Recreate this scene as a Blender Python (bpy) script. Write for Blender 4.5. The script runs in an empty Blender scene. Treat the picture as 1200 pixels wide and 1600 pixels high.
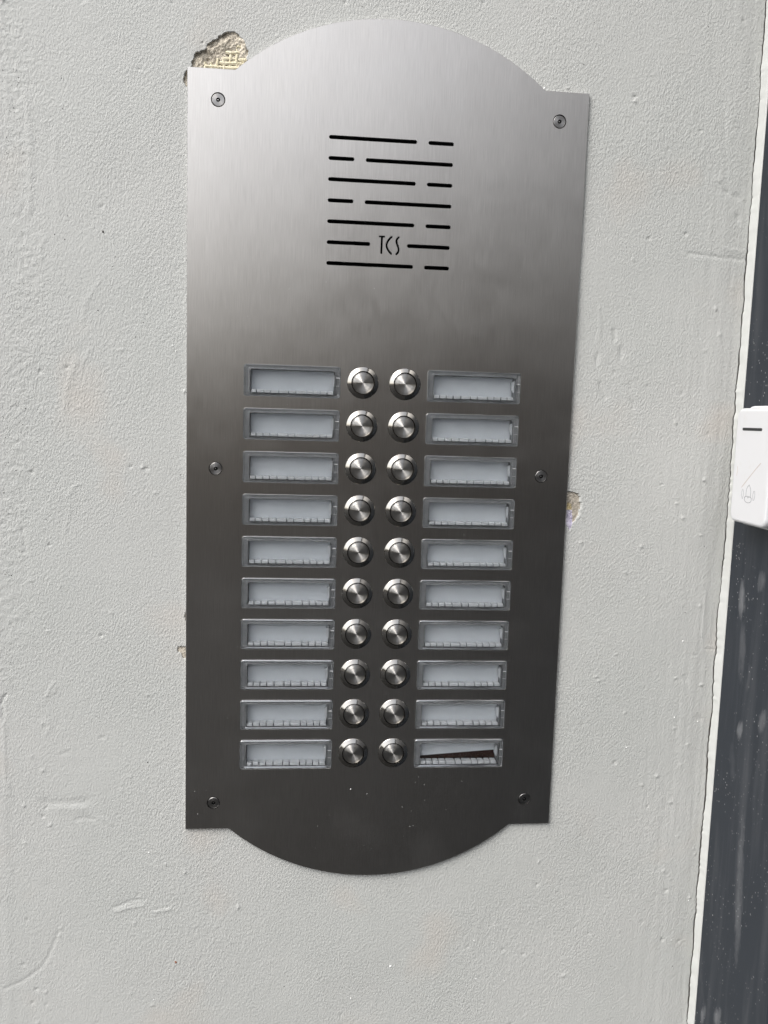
import bpy, bmesh, math, random
import numpy as np
from mathutils import Matrix, Vector

random.seed(7)
rng = np.random.default_rng(7)
SC = bpy.context.scene
COL = SC.collection
MM = 0.001

# ------------------------------------------------------------------ camera
# intercom panel centre = origin, wall surface = plane y=0, viewer on the -y side
CAM = Vector((-0.0516519, -0.5853058, 0.0402715))
F_PX = 1300.0
RX = Vector((0.99553889, -0.08939576, 0.03017796))
RD = Vector((0.01951033, -0.11788549, -0.99283551))
RF = Vector((0.09231283, 0.98899515, -0.11561545))
cd = bpy.data.cameras.new("camera")
cam = bpy.data.objects.new("camera", cd)
COL.objects.link(cam)
m3 = Matrix((RX, -RD, -RF)).transposed()
cam.matrix_world = Matrix.Translation(CAM) @ m3.to_4x4()
cd.sensor_fit = 'VERTICAL'
cd.sensor_height = 36.0
cd.lens = F_PX * 36.0 / 1600.0
cd.clip_start = 0.01
cd.clip_end = 500.0
SC.camera = cam

# ------------------------------------------------------------------ light
SUN_EL, SUN_AZ = math.radians(48), math.radians(-48)      # azimuth measured from -y (out of the wall) towards -x
sun_dir = Vector((math.sin(SUN_AZ) * math.cos(SUN_EL), -math.cos(SUN_AZ) * math.cos(SUN_EL), math.sin(SUN_EL)))
w = bpy.data.worlds.new("World")
SC.world = w
w.use_nodes = True
wn = w.node_tree.nodes
sky = wn.new('ShaderNodeTexSky')
sky.sky_type = 'NISHITA'
sky.sun_disc = False
sky.sun_elevation = SUN_EL
sky.sun_rotation = math.atan2(sun_dir.x, sun_dir.y)
sky.air_density = 1.0
sky.dust_density = 3.0
sky.ozone_density = 1.0
hs = wn.new('ShaderNodeHueSaturation')                        # thin high cloud: the sky is nearly white
hs.inputs['Saturation'].default_value = 0.3
w.node_tree.links.new(sky.outputs[0], hs.inputs['Color'])
w.node_tree.links.new(hs.outputs[0], wn['Background'].inputs['Color'])
wn['Background'].inputs['Strength'].default_value = 0.15
sl = bpy.data.lights.new("sun", 'SUN')
sl.energy = 0.75
sl.angle = math.radians(35)
sl.color = (1.0, 0.985, 0.955)
so = bpy.data.objects.new("sun", sl)
so.rotation_euler = (-sun_dir).to_track_quat('-Z', 'Y').to_euler()
COL.objects.link(so)
SC.view_settings.view_transform = 'Standard'
SC.view_settings.look = 'None'
SC.view_settings.gamma = 1.0
SC.view_settings.exposure = 0.93
SC.cycles.max_bounces = 14
SC.cycles.transmission_bounces = 14
SC.cycles.transparent_max_bounces = 16


# ------------------------------------------------------------------ helpers
def at(px, py, y=0.0):
    """point of the photograph -> (x, z) in mm on the plane at depth y (mm)"""
    d = RX * ((px - 600) / F_PX) + RD * ((py - 800) / F_PX) + RF
    t = (y * MM - CAM.y) / d.y
    p = CAM + d * t
    return p.x / MM, p.z / MM


def link(name, me, mats, parent=None, loc=None):
    o = bpy.data.objects.new(name, me)
    COL.objects.link(o)
    for m in (mats if isinstance(mats, (list, tuple)) else [mats]):
        me.materials.append(m)
    if parent:
        o.parent = parent
    if loc is not None:
        o.location = Vector(loc) * MM
    return o


def from_bm(name, bm, mats, parent=None, loc=None, smooth=False):
    me = bpy.data.meshes.new(name)
    bm.normal_update()
    bm.to_mesh(me)
    bm.free()
    if smooth:
        me.polygons.foreach_set('use_smooth', [True] * len(me.polygons))
    return link(name, me, mats, parent, loc)


def dup(o, parent, loc=None):
    c = o.copy()
    COL.objects.link(c)
    c.parent = parent
    if loc is not None:
        c.location = Vector(loc) * MM
    for ch in list(o.children):
        dup(ch, c)
    return c


def tag(o, label, cat, group=None, kind=None):
    o['label'] = label
    o['category'] = cat
    if group:
        o['group'] = group
    if kind:
        o['kind'] = kind
    return o


def V(x, y, z):
    return (x * MM, y * MM, z * MM)


def add_box(bm, a, b, mat=0, taper=None):
    x0, y0, z0 = a
    x1, y1, z1 = b
    vs = [bm.verts.new(V(x, y, z)) for x, y, z in
          ((x0, y0, z0), (x1, y0, z0), (x1, y1, z0), (x0, y1, z0), (x0, y0, z1), (x1, y0, z1), (x1, y1, z1), (x0, y1, z1))]
    fs = [bm.faces.new([vs[i] for i in f]) for f in
          ((0, 3, 2, 1), (4, 5, 6, 7), (0, 1, 5, 4), (1, 2, 6, 5), (2, 3, 7, 6), (3, 0, 4, 7))]
    for f in fs:
        f.material_index = mat
    return vs


def rrect(x0, x1, z0, z1, r, n=4):
    """counter-clockwise rounded rectangle seen from the front"""
    pts = []
    for cx, cz, a0 in ((x1 - r, z0 + r, -90), (x1 - r, z1 - r, 0), (x0 + r, z1 - r, 90), (x0 + r, z0 + r, 180)):
        for k in range(n + 1):
            a = math.radians(a0 + 90 * k / n)
            pts.append((cx + r * math.cos(a), cz + r * math.sin(a)))
    return pts


def circle(cx, cz, r, n=32):
    return [(cx + r * math.cos(2 * math.pi * k / n), cz + r * math.sin(2 * math.pi * k / n)) for k in range(n)]


def stroke(pts, wd, n=7):
    """outline of a polyline of width wd with round ends"""
    P = [Vector(p) for p in pts]
    L, R = [], []
    h = wd / 2
    for i, p in enumerate(P):
        if i == 0:
            t = P[1] - P[0]
        elif i == len(P) - 1:
            t = P[-1] - P[-2]
        else:
            t = (P[i + 1] - P[i]).normalized() + (P[i] - P[i - 1]).normalized()
        t.normalize()
        nrm = Vector((-t.y, t.x))
        L.append(p + nrm * h)
        R.append(p - nrm * h)
    out = list(R)
    t = (P[-1] - P[-2]).normalized()
    a0 = math.atan2(-t.x, t.y)
    for k in range(1, n):
        a = math.atan2((R[-1] - P[-1]).y, (R[-1] - P[-1]).x) + math.pi * k / n
        out.append(P[-1] + Vector((math.cos(a), math.sin(a))) * h)
    out += list(reversed(L))
    for k in range(1, n):
        a = math.atan2((L[0] - P[0]).y, (L[0] - P[0]).x) + math.pi * k / n
        out.append(P[0] + Vector((math.cos(a), math.sin(a))) * h)
    return [(p.x, p.y) for p in out]


def holed_plate(outline, holes, y0, y1, mat_side=0):
    """flat plate with openings: front at y0, back at y1 (mm)"""
    bm = bmesh.new()
    edges = []
    for loop in [outline] + holes:
        vs = [bm.verts.new(V(x, y0, z)) for x, z in loop]
        for i in range(len(vs)):
            edges.append(bm.edges.new((vs[i], vs[(i + 1) % len(vs)])))
    bmesh.ops.triangle_fill(bm, use_beauty=True, use_dissolve=False, edges=edges, normal=(0, -1, 0))
    for f in bm.faces:
        f.normal_update()
        if f.normal.y > 0:
            f.normal_flip()
    bmesh.ops.recalc_face_normals(bm, faces=[])
    if y1 is not None:
        for loop in [outline] + holes:
            a = [bm.verts.new(V(x, y0, z)) for x, z in loop]
            b = [bm.verts.new(V(x, y1, z)) for x, z in loop]
            ar = sum(loop[i][0] * loop[(i + 1) % len(loop)][1] - loop[(i + 1) % len(loop)][0] * loop[i][1] for i in range(len(loop)))
            for i in range(len(a)):
                j = (i + 1) % len(a)
                q = [a[i], b[i], b[j], a[j]]
                if (ar > 0) != (loop is outline):
                    q.reverse()
                f = bm.faces.new(q)
                f.material_index = mat_side
    return bm


def lathe(bm, prof, n=40, mat=0):
    """profile of (radius, height) turned round the y axis, each band with its own vertices"""
    for (r0, h0), (r1, h1) in zip(prof[:-1], prof[1:]):
        A = [bm.verts.new(V(r0 * math.cos(2 * math.pi * k / n), -h0, r0 * math.sin(2 * math.pi * k / n))) for k in range(n)]
        if r1 < 1e-6:
            c = bm.verts.new(V(0, -h1, 0))
            for k in range(n):
                f = bm.faces.new((A[k], A[(k + 1) % n], c))
                f.smooth = True
                f.material_index = mat
        else:
            Bv = [bm.verts.new(V(r1 * math.cos(2 * math.pi * k / n), -h1, r1 * math.sin(2 * math.pi * k / n))) for k in range(n)]
            for k in range(n):
                f = bm.faces.new((A[k], A[(k + 1) % n], Bv[(k + 1) % n], Bv[k]))
                f.smooth = True
                f.material_index = mat


# ------------------------------------------------------------------ materials
class NT:
    def __init__(self, name):
        self.m = bpy.data.materials.new(name)
        self.m.use_nodes = True
        self.t = self.m.node_tree
        self.n = self.t.nodes
        self.b = self.n['Principled BSDF']
        self.out = self.n['Material Output']

    def new(self, typ, **kw):
        nd = self.n.new('ShaderNode' + typ)
        for k, v in kw.items():
            if k.startswith('i_'):
                key = k[2:].replace('_', ' ')
                nd.inputs[key].default_value = v
            else:
                setattr(nd, k, v)
        return nd

    def l(self, a, b):
        self.t.links.new(a, b)

    def val(self, **kw):
        for k, v in kw.items():
            self.b.inputs[k.replace('_', ' ')].default_value = v

    def coords(self, scale=(1, 1, 1), rot=(0, 0, 0), kind='Object'):
        tc = self.new('TexCoord')
        mp = self.new('Mapping')
        mp.inputs['Scale'].default_value = scale
        mp.inputs['Rotation'].default_value = rot
        self.l(tc.outputs[kind], mp.inputs['Vector'])
        return mp.outputs[0]

    def noise(self, vec, scale, detail=2.0, rough=0.5, dist=0.0):
        nd = self.new('TexNoise')
        nd.inputs['Scale'].default_value = scale
        nd.inputs['Detail'].default_value = detail
        nd.inputs['Roughness'].default_value = rough
        nd.inputs['Distortion'].default_value = dist
        self.l(vec, nd.inputs['Vector'])
        return nd.outputs['Fac']

    def ramp(self, fac, stops):
        r = self.new('ValToRGB')
        e = r.color_ramp.elements
        while len(e) < len(stops):
            e.new(0.5)
        for i, (p, c) in enumerate(stops):
            e[i].position = p
            e[i].color = (c, c, c, 1) if isinstance(c, (int, float)) else (*c, 1)
        self.l(fac, r.inputs[0])
        return r.outputs[0]

    def mixc(self, fac, a, b):
        mx = self.new('Mix', data_type='RGBA')
        for v, s in ((fac, 0), (a, 6), (b, 7)):
            if isinstance(v, (int, float)):
                mx.inputs[s].default_value = v
            elif isinstance(v, tuple):
                mx.inputs[s].default_value = (*v, 1)
            else:
                self.l(v, mx.inputs[s])
        return mx.outputs[2]

    def math(self, op, a, b=0.0):
        nd = self.new('Math', operation=op)
        for i, v in enumerate((a, b)):
            if isinstance(v, (int, float)):
                nd.inputs[i].default_value = v
            else:
                self.l(v, nd.inputs[i])
        return nd.outputs[0]

    def bump(self, h, dist, strength=1.0, nrm=None):
        bp = self.new('Bump')
        bp.inputs['Distance'].default_value = dist
        bp.inputs['Strength'].default_value = strength
        self.l(h, bp.inputs['Height'])
        if nrm:
            self.l(nrm, bp.inputs['Normal'])
        return bp.outputs[0]


def simple(name, col, rough=0.5, metal=0.0, spec=0.5):
    t = NT(name)
    t.val(Base_Color=(*col, 1), Roughness=rough, Metallic=metal, Specular_IOR_Level=spec)
    return t.m


def mat_plaster():
    t = NT("painted_plaster")
    v = t.coords()
    big = t.noise(v, 7, 3)
    mid = t.noise(v, 60, 3)
    vd = t.coords(scale=(1, 1, 0.62), rot=(0, math.radians(28), 0))
    peel = t.noise(vd, 800, 3.0, 0.55, 0.15)
    peel = t.ramp(peel, [(0.33, 0.0), (0.68, 1.0)])
    fine = t.noise(v, 1500, 2, 0.6)
    vs = t.coords(scale=(1, 1, 0.12))
    brush = t.noise(vs, 520, 2, 0.6)
    # patches where the roller relief was smoothed away
    mask = t.ramp(t.noise(v, 11, 2), [(0.30, 0.45), (0.62, 1.0)])
    h = t.math('MULTIPLY', peel, mask)
    h = t.math('ADD', h, t.math('MULTIPLY', fine, 0.32))
    h = t.math('ADD', h, t.math('MULTIPLY', brush, 0.12))
    h = t.math('ADD', h, t.math('MULTIPLY', mid, 0.4))
    t.l(t.bump(h, 0.00055, 0.54), t.b.inputs['Normal'])
    c = t.mixc(t.ramp(big, [(0.35, 0.0), (0.7, 1.0)]), (0.515, 0.522, 0.498), (0.545, 0.545, 0.522))
    stain = t.ramp(t.noise(v, 13, 2, 0.5), [(0.60, 0.0), (0.78, 0.5)])
    c = t.mixc(stain, c, (0.58, 0.52, 0.46))
    # pin holes
    vo = t.new('TexVoronoi')
    vo.inputs['Scale'].default_value = 95
    t.l(v, vo.inputs['Vector'])
    pin = t.ramp(vo.outputs['Distance'], [(0.03, 1.0), (0.055, 0.0)])
    sel = t.new('SeparateColor')
    t.l(vo.outputs['Color'], sel.inputs[0])
    pin = t.math('MULTIPLY', pin, t.ramp(sel.outputs[0], [(0.90, 0.0), (0.93, 0.8)]))
    c = t.mixc(pin, c, (0.09, 0.085, 0.08))
    t.l(c, t.b.inputs['Base Color'])
    t.val(Roughness=0.62, Specular_IOR_Level=0.35)
    return t.m


def mat_mortar(name, a, b, dist=0.0012):
    t = NT(name)
    v = t.coords()
    n1 = t.noise(v, 420, 5, 0.7)
    n2 = t.noise(v, 90, 3, 0.6)
    c = t.mixc(t.ramp(n1, [(0.35, 0.0), (0.65, 1.0)]), a, b)
    c = t.mixc(t.ramp(n2, [(0.45, 0.0), (0.75, 0.6)]), c, tuple(x * 1.35 for x in b))
    t.l(c, t.b.inputs['Base Color'])
    t.l(t.bump(n1, dist, 1.0), t.b.inputs['Normal'])
    t.val(Roughness=0.95, Specular_IOR_Level=0.1)
    return t.m


def mat_steel_plate():
    t = NT("brushed_steel")
    v = t.coords(scale=(1, 1, 0.022))
    streak = t.noise(v, 2600, 3, 0.65)
    streak2 = t.noise(t.coords(scale=(1, 1, 0.05)), 420, 2, 0.6)
    smear = t.noise(t.coords(), 24, 4, 0.6, 0.6)
    c = t.mixc(streak, (0.43, 0.408, 0.38), (0.71, 0.68, 0.645))
    refl_patch = t.noise(t.coords(scale=(1, 1, 0.3)), 38, 3, 0.55, 0.4)
    c = t.mixc(t.ramp(refl_patch, [(0.3, 0.0), (0.7, 0.16)]), c, (0.40, 0.375, 0.35))  # uneven reflections put into the steel's colour as darker patches
    # settled dust, stronger on the lower half like road dirt, as fine pale specks
    vo = t.new('TexVoronoi')
    vo.inputs['Scale'].default_value = 210
    t.l(t.coords(), vo.inputs['Vector'])
    sp = t.ramp(vo.outputs['Distance'], [(0.06, 1.0), (0.13, 0.0)])
    sel = t.new('SeparateColor')
    t.l(vo.outputs['Color'], sel.inputs[0])
    sp = t.math('MULTIPLY', sp, t.ramp(sel.outputs[1], [(0.935, 0.0), (0.945, 1.0)]))
    r = t.math('ADD', t.math('MULTIPLY', streak, 0.08), t.math('MULTIPLY', smear, 0.09))
    r = t.math('ADD', r, t.math('MULTIPLY', t.noise(t.coords(), 70, 3, 0.6), 0.04))
    gl = t.new('BsdfAnisotropic', distribution='BECKMANN')
    t.l(c, gl.inputs['Color'])
    t.l(t.math('ADD', r, 0.235), gl.inputs['Roughness'])
    gl.inputs['Anisotropy'].default_value = -0.4
    tg = t.new('Tangent', direction_type='UV_MAP')
    t.l(tg.outputs[0], gl.inputs['Tangent'])
    hh = t.math('ADD', streak, t.math('MULTIPLY', streak2, 0.5))
    t.l(t.bump(hh, 0.00002, 0.5), gl.inputs['Normal'])
    dust = t.new('BsdfDiffuse')
    dust.inputs['Color'].default_value = (0.6, 0.59, 0.57, 1)
    film = t.ramp(t.noise(t.coords(), 16, 5, 0.65), [(0.52, 0.0), (0.85, 0.03)])
    fac = t.math('ADD', sp, film)
    mx = t.new('MixShader')
    t.l(fac, mx.inputs[0])
    t.l(gl.outputs[0], mx.inputs[1])
    t.l(dust.outputs[0], mx.inputs[2])
    t.l(mx.outputs[0], t.out.inputs['Surface'])
    return t.m


def mat_turned(name, base, rough, aniso, rot):
    t = NT(name)
    gl = t.new('BsdfAnisotropic', distribution='BECKMANN')
    tg = t.new('Tangent', direction_type='RADIAL', axis='Y')
    t.l(tg.outputs[0], gl.inputs['Tangent'])
    n = t.noise(t.coords(), 900, 2)
    t.l(t.math('ADD', t.math('MULTIPLY', n, 0.08), rough), gl.inputs['Roughness'])
    gl.inputs['Color'].default_value = (*base, 1)
    gl.inputs['Anisotropy'].default_value = -aniso
    gl.inputs['Rotation'].default_value = rot
    t.l(gl.outputs[0], t.out.inputs['Surface'])
    return t.m


def mat_acrylic(name, col, rough, trans=1.0):
    t = NT(name)
    n = t.noise(t.coords(), 700, 3)
    t.l(t.math('ADD', t.math('MULTIPLY', n, 0.05), rough), t.b.inputs['Roughness'])
    t.val(Base_Color=(*col, 1), Transmission_Weight=trans, IOR=1.49)
    return t.m


def mat_frame():
    t = NT("dark_powder_coat")
    v = t.coords()
    vz = t.coords(scale=(1, 1, 0.09))
    streak = t.ramp(t.noise(vz, 75, 4, 0.6), [(0.48, 0.0), (0.85, 0.13)])
    smudge = t.ramp(t.noise(t.coords(scale=(1, 1, 0.35)), 42, 3, 0.55, 0.4), [(0.64, 0.0), (0.85, 0.22)])
    # broad wiped smears of dust, each with its own place: (y, z, half width, half height, tilt, strength)
    sx = t.new('SeparateXYZ')
    t.l(v, sx.inputs[0])
    grain = t.noise(t.coords(scale=(1, 1, 0.4)), 160, 4, 0.65)
    dirt_and_pits = t.math('MAXIMUM', streak, smudge)
    for y0, z0, a, b, tilt, st in ((-25, -84, 9, 24, .05, .75), (-47, -66, 10, 15, -.1, .5), (-36, -177, 7, 14, -.15, .7), (-63, -160, 9, 16, -.1, .5),
                                   (-52, -285, 9, 115, .075, .40), (-17, -412, 6, 16, -.15, .6), (-37, -400, 8, 18, -.2, .6), (-30, -120, 8, 40, .05, .3)):
        dz = t.math('SUBTRACT', sx.outputs[2], (z0 + 1450) * MM)
        dy = t.math('SUBTRACT', t.math('SUBTRACT', sx.outputs[1], y0 * MM), t.math('MULTIPLY', dz, tilt))
        q = t.math('ADD', t.math('POWER', t.math('ABSOLUTE', t.math('DIVIDE', dy, a * MM)), 2.0), t.math('POWER', t.math('ABSOLUTE', t.math('DIVIDE', dz, b * MM)), 2.0))
        e = t.ramp(t.math('ADD', q, t.math('MULTIPLY', grain, 1.25)), [(0.45, st), (1.0, 0.0)])
        dirt_and_pits = t.math('MAXIMUM', dirt_and_pits, t.math('MULTIPLY', e, t.math('ADD', grain, 0.25)))
    c = t.mixc(dirt_and_pits, (0.021, 0.026, 0.034), (0.34, 0.345, 0.355))
    vo = t.new('TexVoronoi')
    vo.inputs['Scale'].default_value = 420
    t.l(t.coords(scale=(1, 1, 0.7)), vo.inputs['Vector'])
    sp = t.ramp(vo.outputs['Distance'], [(0.10, 1.0), (0.22, 0.0)])
    sel = t.new('SeparateColor')
    t.l(vo.outputs['Color'], sel.inputs[0])
    clus = t.ramp(t.noise(v, 26, 3), [(0.42, 0.0), (0.7, 1.0)])
    sp = t.math('MULTIPLY', sp, t.math('MULTIPLY', clus, t.ramp(sel.outputs[0], [(0.72, 0.0), (0.85, 0.7)])))
    c = t.mixc(sp, c, (0.55, 0.55, 0.54))
    t.l(c, t.b.inputs['Base Color'])
    t.l(t.bump(t.noise(v, 1300, 2), 0.00012, 0.4), t.b.inputs['Normal'])
    t.val(Roughness=0.55, Specular_IOR_Level=0.35)
    return t.m


def mat_white_plastic():
    t = NT("white_plastic")
    v = t.coords()
    n = t.ramp(t.noise(v, 130, 4, 0.65), [(0.58, 0.0), (0.8, 0.35)])
    c = t.mixc(n, (0.67, 0.67, 0.68), (0.58, 0.56, 0.50))
    t.l(c, t.b.inputs['Base Color'])
    t.val(Roughness=0.38, Specular_IOR_Level=0.4)
    return t.m


def mat_noise2(name, a, b, scale, rough=0.8, bump=0.0):
    t = NT(name)
    v = t.coords()
    n = t.noise(v, scale, 5, 0.6)
    t.l(t.mixc(t.ramp(n, [(0.3, 0.0), (0.7, 1.0)]), a, b), t.b.inputs['Base Color'])
    if bump:
        t.l(t.bump(n, bump, 1.0), t.b.inputs['Normal'])
    t.val(Roughness=rough)
    return t.m


M_PLASTER = mat_plaster()
M_MORTAR = mat_mortar("bare_mortar", (0.46, 0.41, 0.33), (0.76, 0.69, 0.575))
M_MORTAR2 = mat_mortar("pale_mortar", (0.32, 0.28, 0.225), (0.58, 0.53, 0.45))
M_MESH = mat_noise2("mesh_fibre", (0.70, 0.62, 0.42), (0.84, 0.78, 0.60), 500, 0.8, 0.0003)
M_PAPER = mat_noise2("torn_paper", (0.40, 0.36, 0.50), (0.72, 0.68, 0.76), 260, 0.8, 0.0006)
M_FOAM = mat_noise2("yellow_foam", (0.42, 0.33, 0.16), (0.62, 0.52, 0.32), 300, 0.9, 0.0006)
M_SEAL = mat_noise2("painted_sealant", (0.53, 0.535, 0.51), (0.58, 0.585, 0.56), 120, 0.55, 0.0001)
M_STEEL = mat_steel_plate()
M_EDGE = simple("cut_steel_edge", (0.52, 0.51, 0.50), 0.35, 1.0)
M_BEZEL = mat_turned("turned_steel_ring", (0.38, 0.365, 0.34), 0.10, 0.2, 0.25)
M_CAP = mat_turned("turned_steel_cap", (0.48, 0.465, 0.44), 0.32, 0.76, 0.25)
M_SCREW = mat_turned("screw_steel", (0.34, 0.33, 0.32), 0.38, 0.3, 0.25)
M_BLACK = simple("black_void", (0.006, 0.006, 0.006), 0.9, 0.0, 0.1)
M_BROWNBOX = simple("dark_brown_box", (0.055, 0.030, 0.022), 0.8, 0.0, 0.2)
M_TRAY = mat_noise2("milky_tray", (0.62, 0.64, 0.66), (0.68, 0.70, 0.72), 300, 0.4)
M_CARD = mat_noise2("blank_card", (0.70, 0.735, 0.77), (0.76, 0.795, 0.83), 60, 0.7)
M_RIM = mat_acrylic("clear_acrylic", (0.97, 0.98, 0.985), 0.03)
M_TOOTH = mat_acrylic("clear_tooth", (0.93, 0.95, 0.97), 0.16, 0.2)
M_FLANGE = mat_noise2("grey_tray_flange", (0.20, 0.205, 0.21), (0.25, 0.255, 0.26), 250, 0.35)
M_WALLS = mat_noise2("grey_tray_wall", (0.20, 0.205, 0.215), (0.26, 0.265, 0.275), 200, 0.5)
M_TICK = simple("clear_joint", (0.85, 0.86, 0.88), 0.3)
M_FRAME = mat_frame()
M_WHITE = mat_white_plastic()
M_SEAM = simple("seam_shadow_gap", (0.16, 0.145, 0.13), 0.8)
M_DARK = simple("dark_translucent_slot", (0.010, 0.010, 0.012), 0.3)
M_PRINT = simple("grey_print", (0.27, 0.27, 0.29), 0.6)
M_SCRATCH = simple("scuff", (0.55, 0.48, 0.45), 0.7)
M_PIT = simple("dirt_and_pits", (0.05, 0.045, 0.04), 0.9)  # on the wall: darkness of the plaster's pits, put into the colour
M_FLECK = simple("white_paint_fleck", (0.80, 0.80, 0.78), 0.7)
M_RUST = simple("rust_spot", (0.30, 0.12, 0.06), 0.9)
M_GROUND = mat_noise2("paving", (0.012, 0.012, 0.011), (0.022, 0.021, 0.020), 8, 0.9)
M_GLASS = simple("dark_door_glass", (0.02, 0.022, 0.025), 0.08)
M_RENDER = mat_noise2("weathered_brown_render", (0.22, 0.18, 0.145), (0.30, 0.25, 0.21), 2.0, 0.9)
M_CREAM = mat_noise2("cream_render", (0.50, 0.44, 0.36), (0.60, 0.54, 0.46), 2.0, 0.9)
M_ROOF = mat_noise2("weathered_roof", (0.16, 0.14, 0.125), (0.26, 0.23, 0.20), 3.0, 0.8)
M_WINDOW = simple("window_pane", (0.03, 0.035, 0.04), 0.08)

# ------------------------------------------------------------------ ground and the facade seen only as a reflection
GZ = -1450.0
bm = bmesh.new()
vs = [bm.verts.new((x, y, GZ * MM)) for x, y in ((-60, -90), (60, -90), (60, 0.3), (-60, 0.3))]
bm.faces.new(vs)
g = from_bm("ground", bm, M_GROUND)
g['kind'] = 'structure'
g['label'] = 'dark paved ground in front of the grey wall'

# ------------------------------------------------------------------ wall: a height field with the plaster's wear
XR = 258.0                                                     # where the plaster ends at the sealant


def axis(segs):
    out = []
    for a, b, s in segs:
        n = max(1, int(round((b - a) / s)))
        out += list(np.linspace(a, b, n, endpoint=False))
    out.append(segs[-1][1])
    return np.array(out)


xs = axis([(-2600, -500, 70), (-500, -300, 8), (-300, -142, 1.05), (-142, -90, 0.33), (-90, 128, 1.05), (128, 144, 0.4), (144, 250, 1.0), (250, XR, 0.6)])
zs = axis([(GZ, -700, 50), (-700, -470, 6), (-470, -165, 1.05), (-165, -115, 0.5), (-115, -48, 1.05), (-48, 0, 0.4), (0, 240, 1.05),
           (240, 296, 0.33), (296, 345, 1.05), (345, 600, 8), (600, 1500, 50)])
X, Z = np.meshgrid(xs, zs)
H = np.zeros_like(X)                                           # mm towards the viewer


def smooth_noise(scale, seed, ax=1.0, az=1.0):
    """value noise on a lattice, bilinear with smoothstep; scale in mm"""
    r = np.random.default_rng(seed)
    gx, gz = X / (scale * ax) + 1000.0, Z / (scale * az) + 1000.0
    ix, iz = np.floor(gx).astype(int), np.floor(gz).astype(int)
    fx, fz = gx - ix, gz - iz
    fx, fz = fx * fx * (3 - 2 * fx), fz * fz * (3 - 2 * fz)
    tab = r.random((509, 509))
    q = lambda i, j: tab[j % 509, i % 509]
    return (q(ix, iz) * (1 - fx) + q(ix + 1, iz) * fx) * (1 - fz) + (q(ix, iz + 1) * (1 - fx) + q(ix + 1, iz + 1) * fx) * fz - 0.5


near = np.clip((700 - np.hypot(X, Z)) / 150, 0, 1)
H += near * (1.0 * smooth_noise(120, 1) + 0.5 * smooth_noise(45, 2) + 0.06 * smooth_noise(14, 3, 0.8, 1.6))
H += near * 0.07 * smooth_noise(5, 4, 0.9, 1.3)
# the plaster dips towards the sealant and shows vertical brush strokes there
H -= 1.8 * np.clip((X - 236) / 22, 0, 1) ** 2
H += near * 0.30 * np.clip((X - 190) / 60, 0, 1) * smooth_noise(2.6, 5, 1, 14)
# rough trowel band down the left edge
band = np.exp(-((X - (-249 + 8 * np.sin(Z / 90))) / 12) ** 2) * np.clip((Z + 200) / 80, 0, 1)
H += near * 0.38 * band * smooth_noise(2.1, 6)
H += near * 0.10 * np.exp(-((X + 262) / 3) ** 2) * np.clip((-120 - Z) / 60, 0, 1) * 1.5


def segd(pts):
    """distance of every vertex to a polyline, plus position along it (0..1)"""
    D = np.full(X.shape, 1e9)
    for (ax, az), (bx, bz) in zip(pts[:-1], pts[1:]):
        dx, dz = bx - ax, bz - az
        L2 = dx * dx + dz * dz + 1e-9
        tt = np.clip(((X - ax) * dx + (Z - az) * dz) / L2, 0, 1)
        D = np.minimum(D, np.hypot(X - ax - tt * dx, Z - az - tt * dz))
    return D


def line(px_pts, width, height):
    global H
    H = H + 0.47 * height * np.exp(-(segd([at(*p) for p in px_pts]) / width) ** 2)


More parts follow.
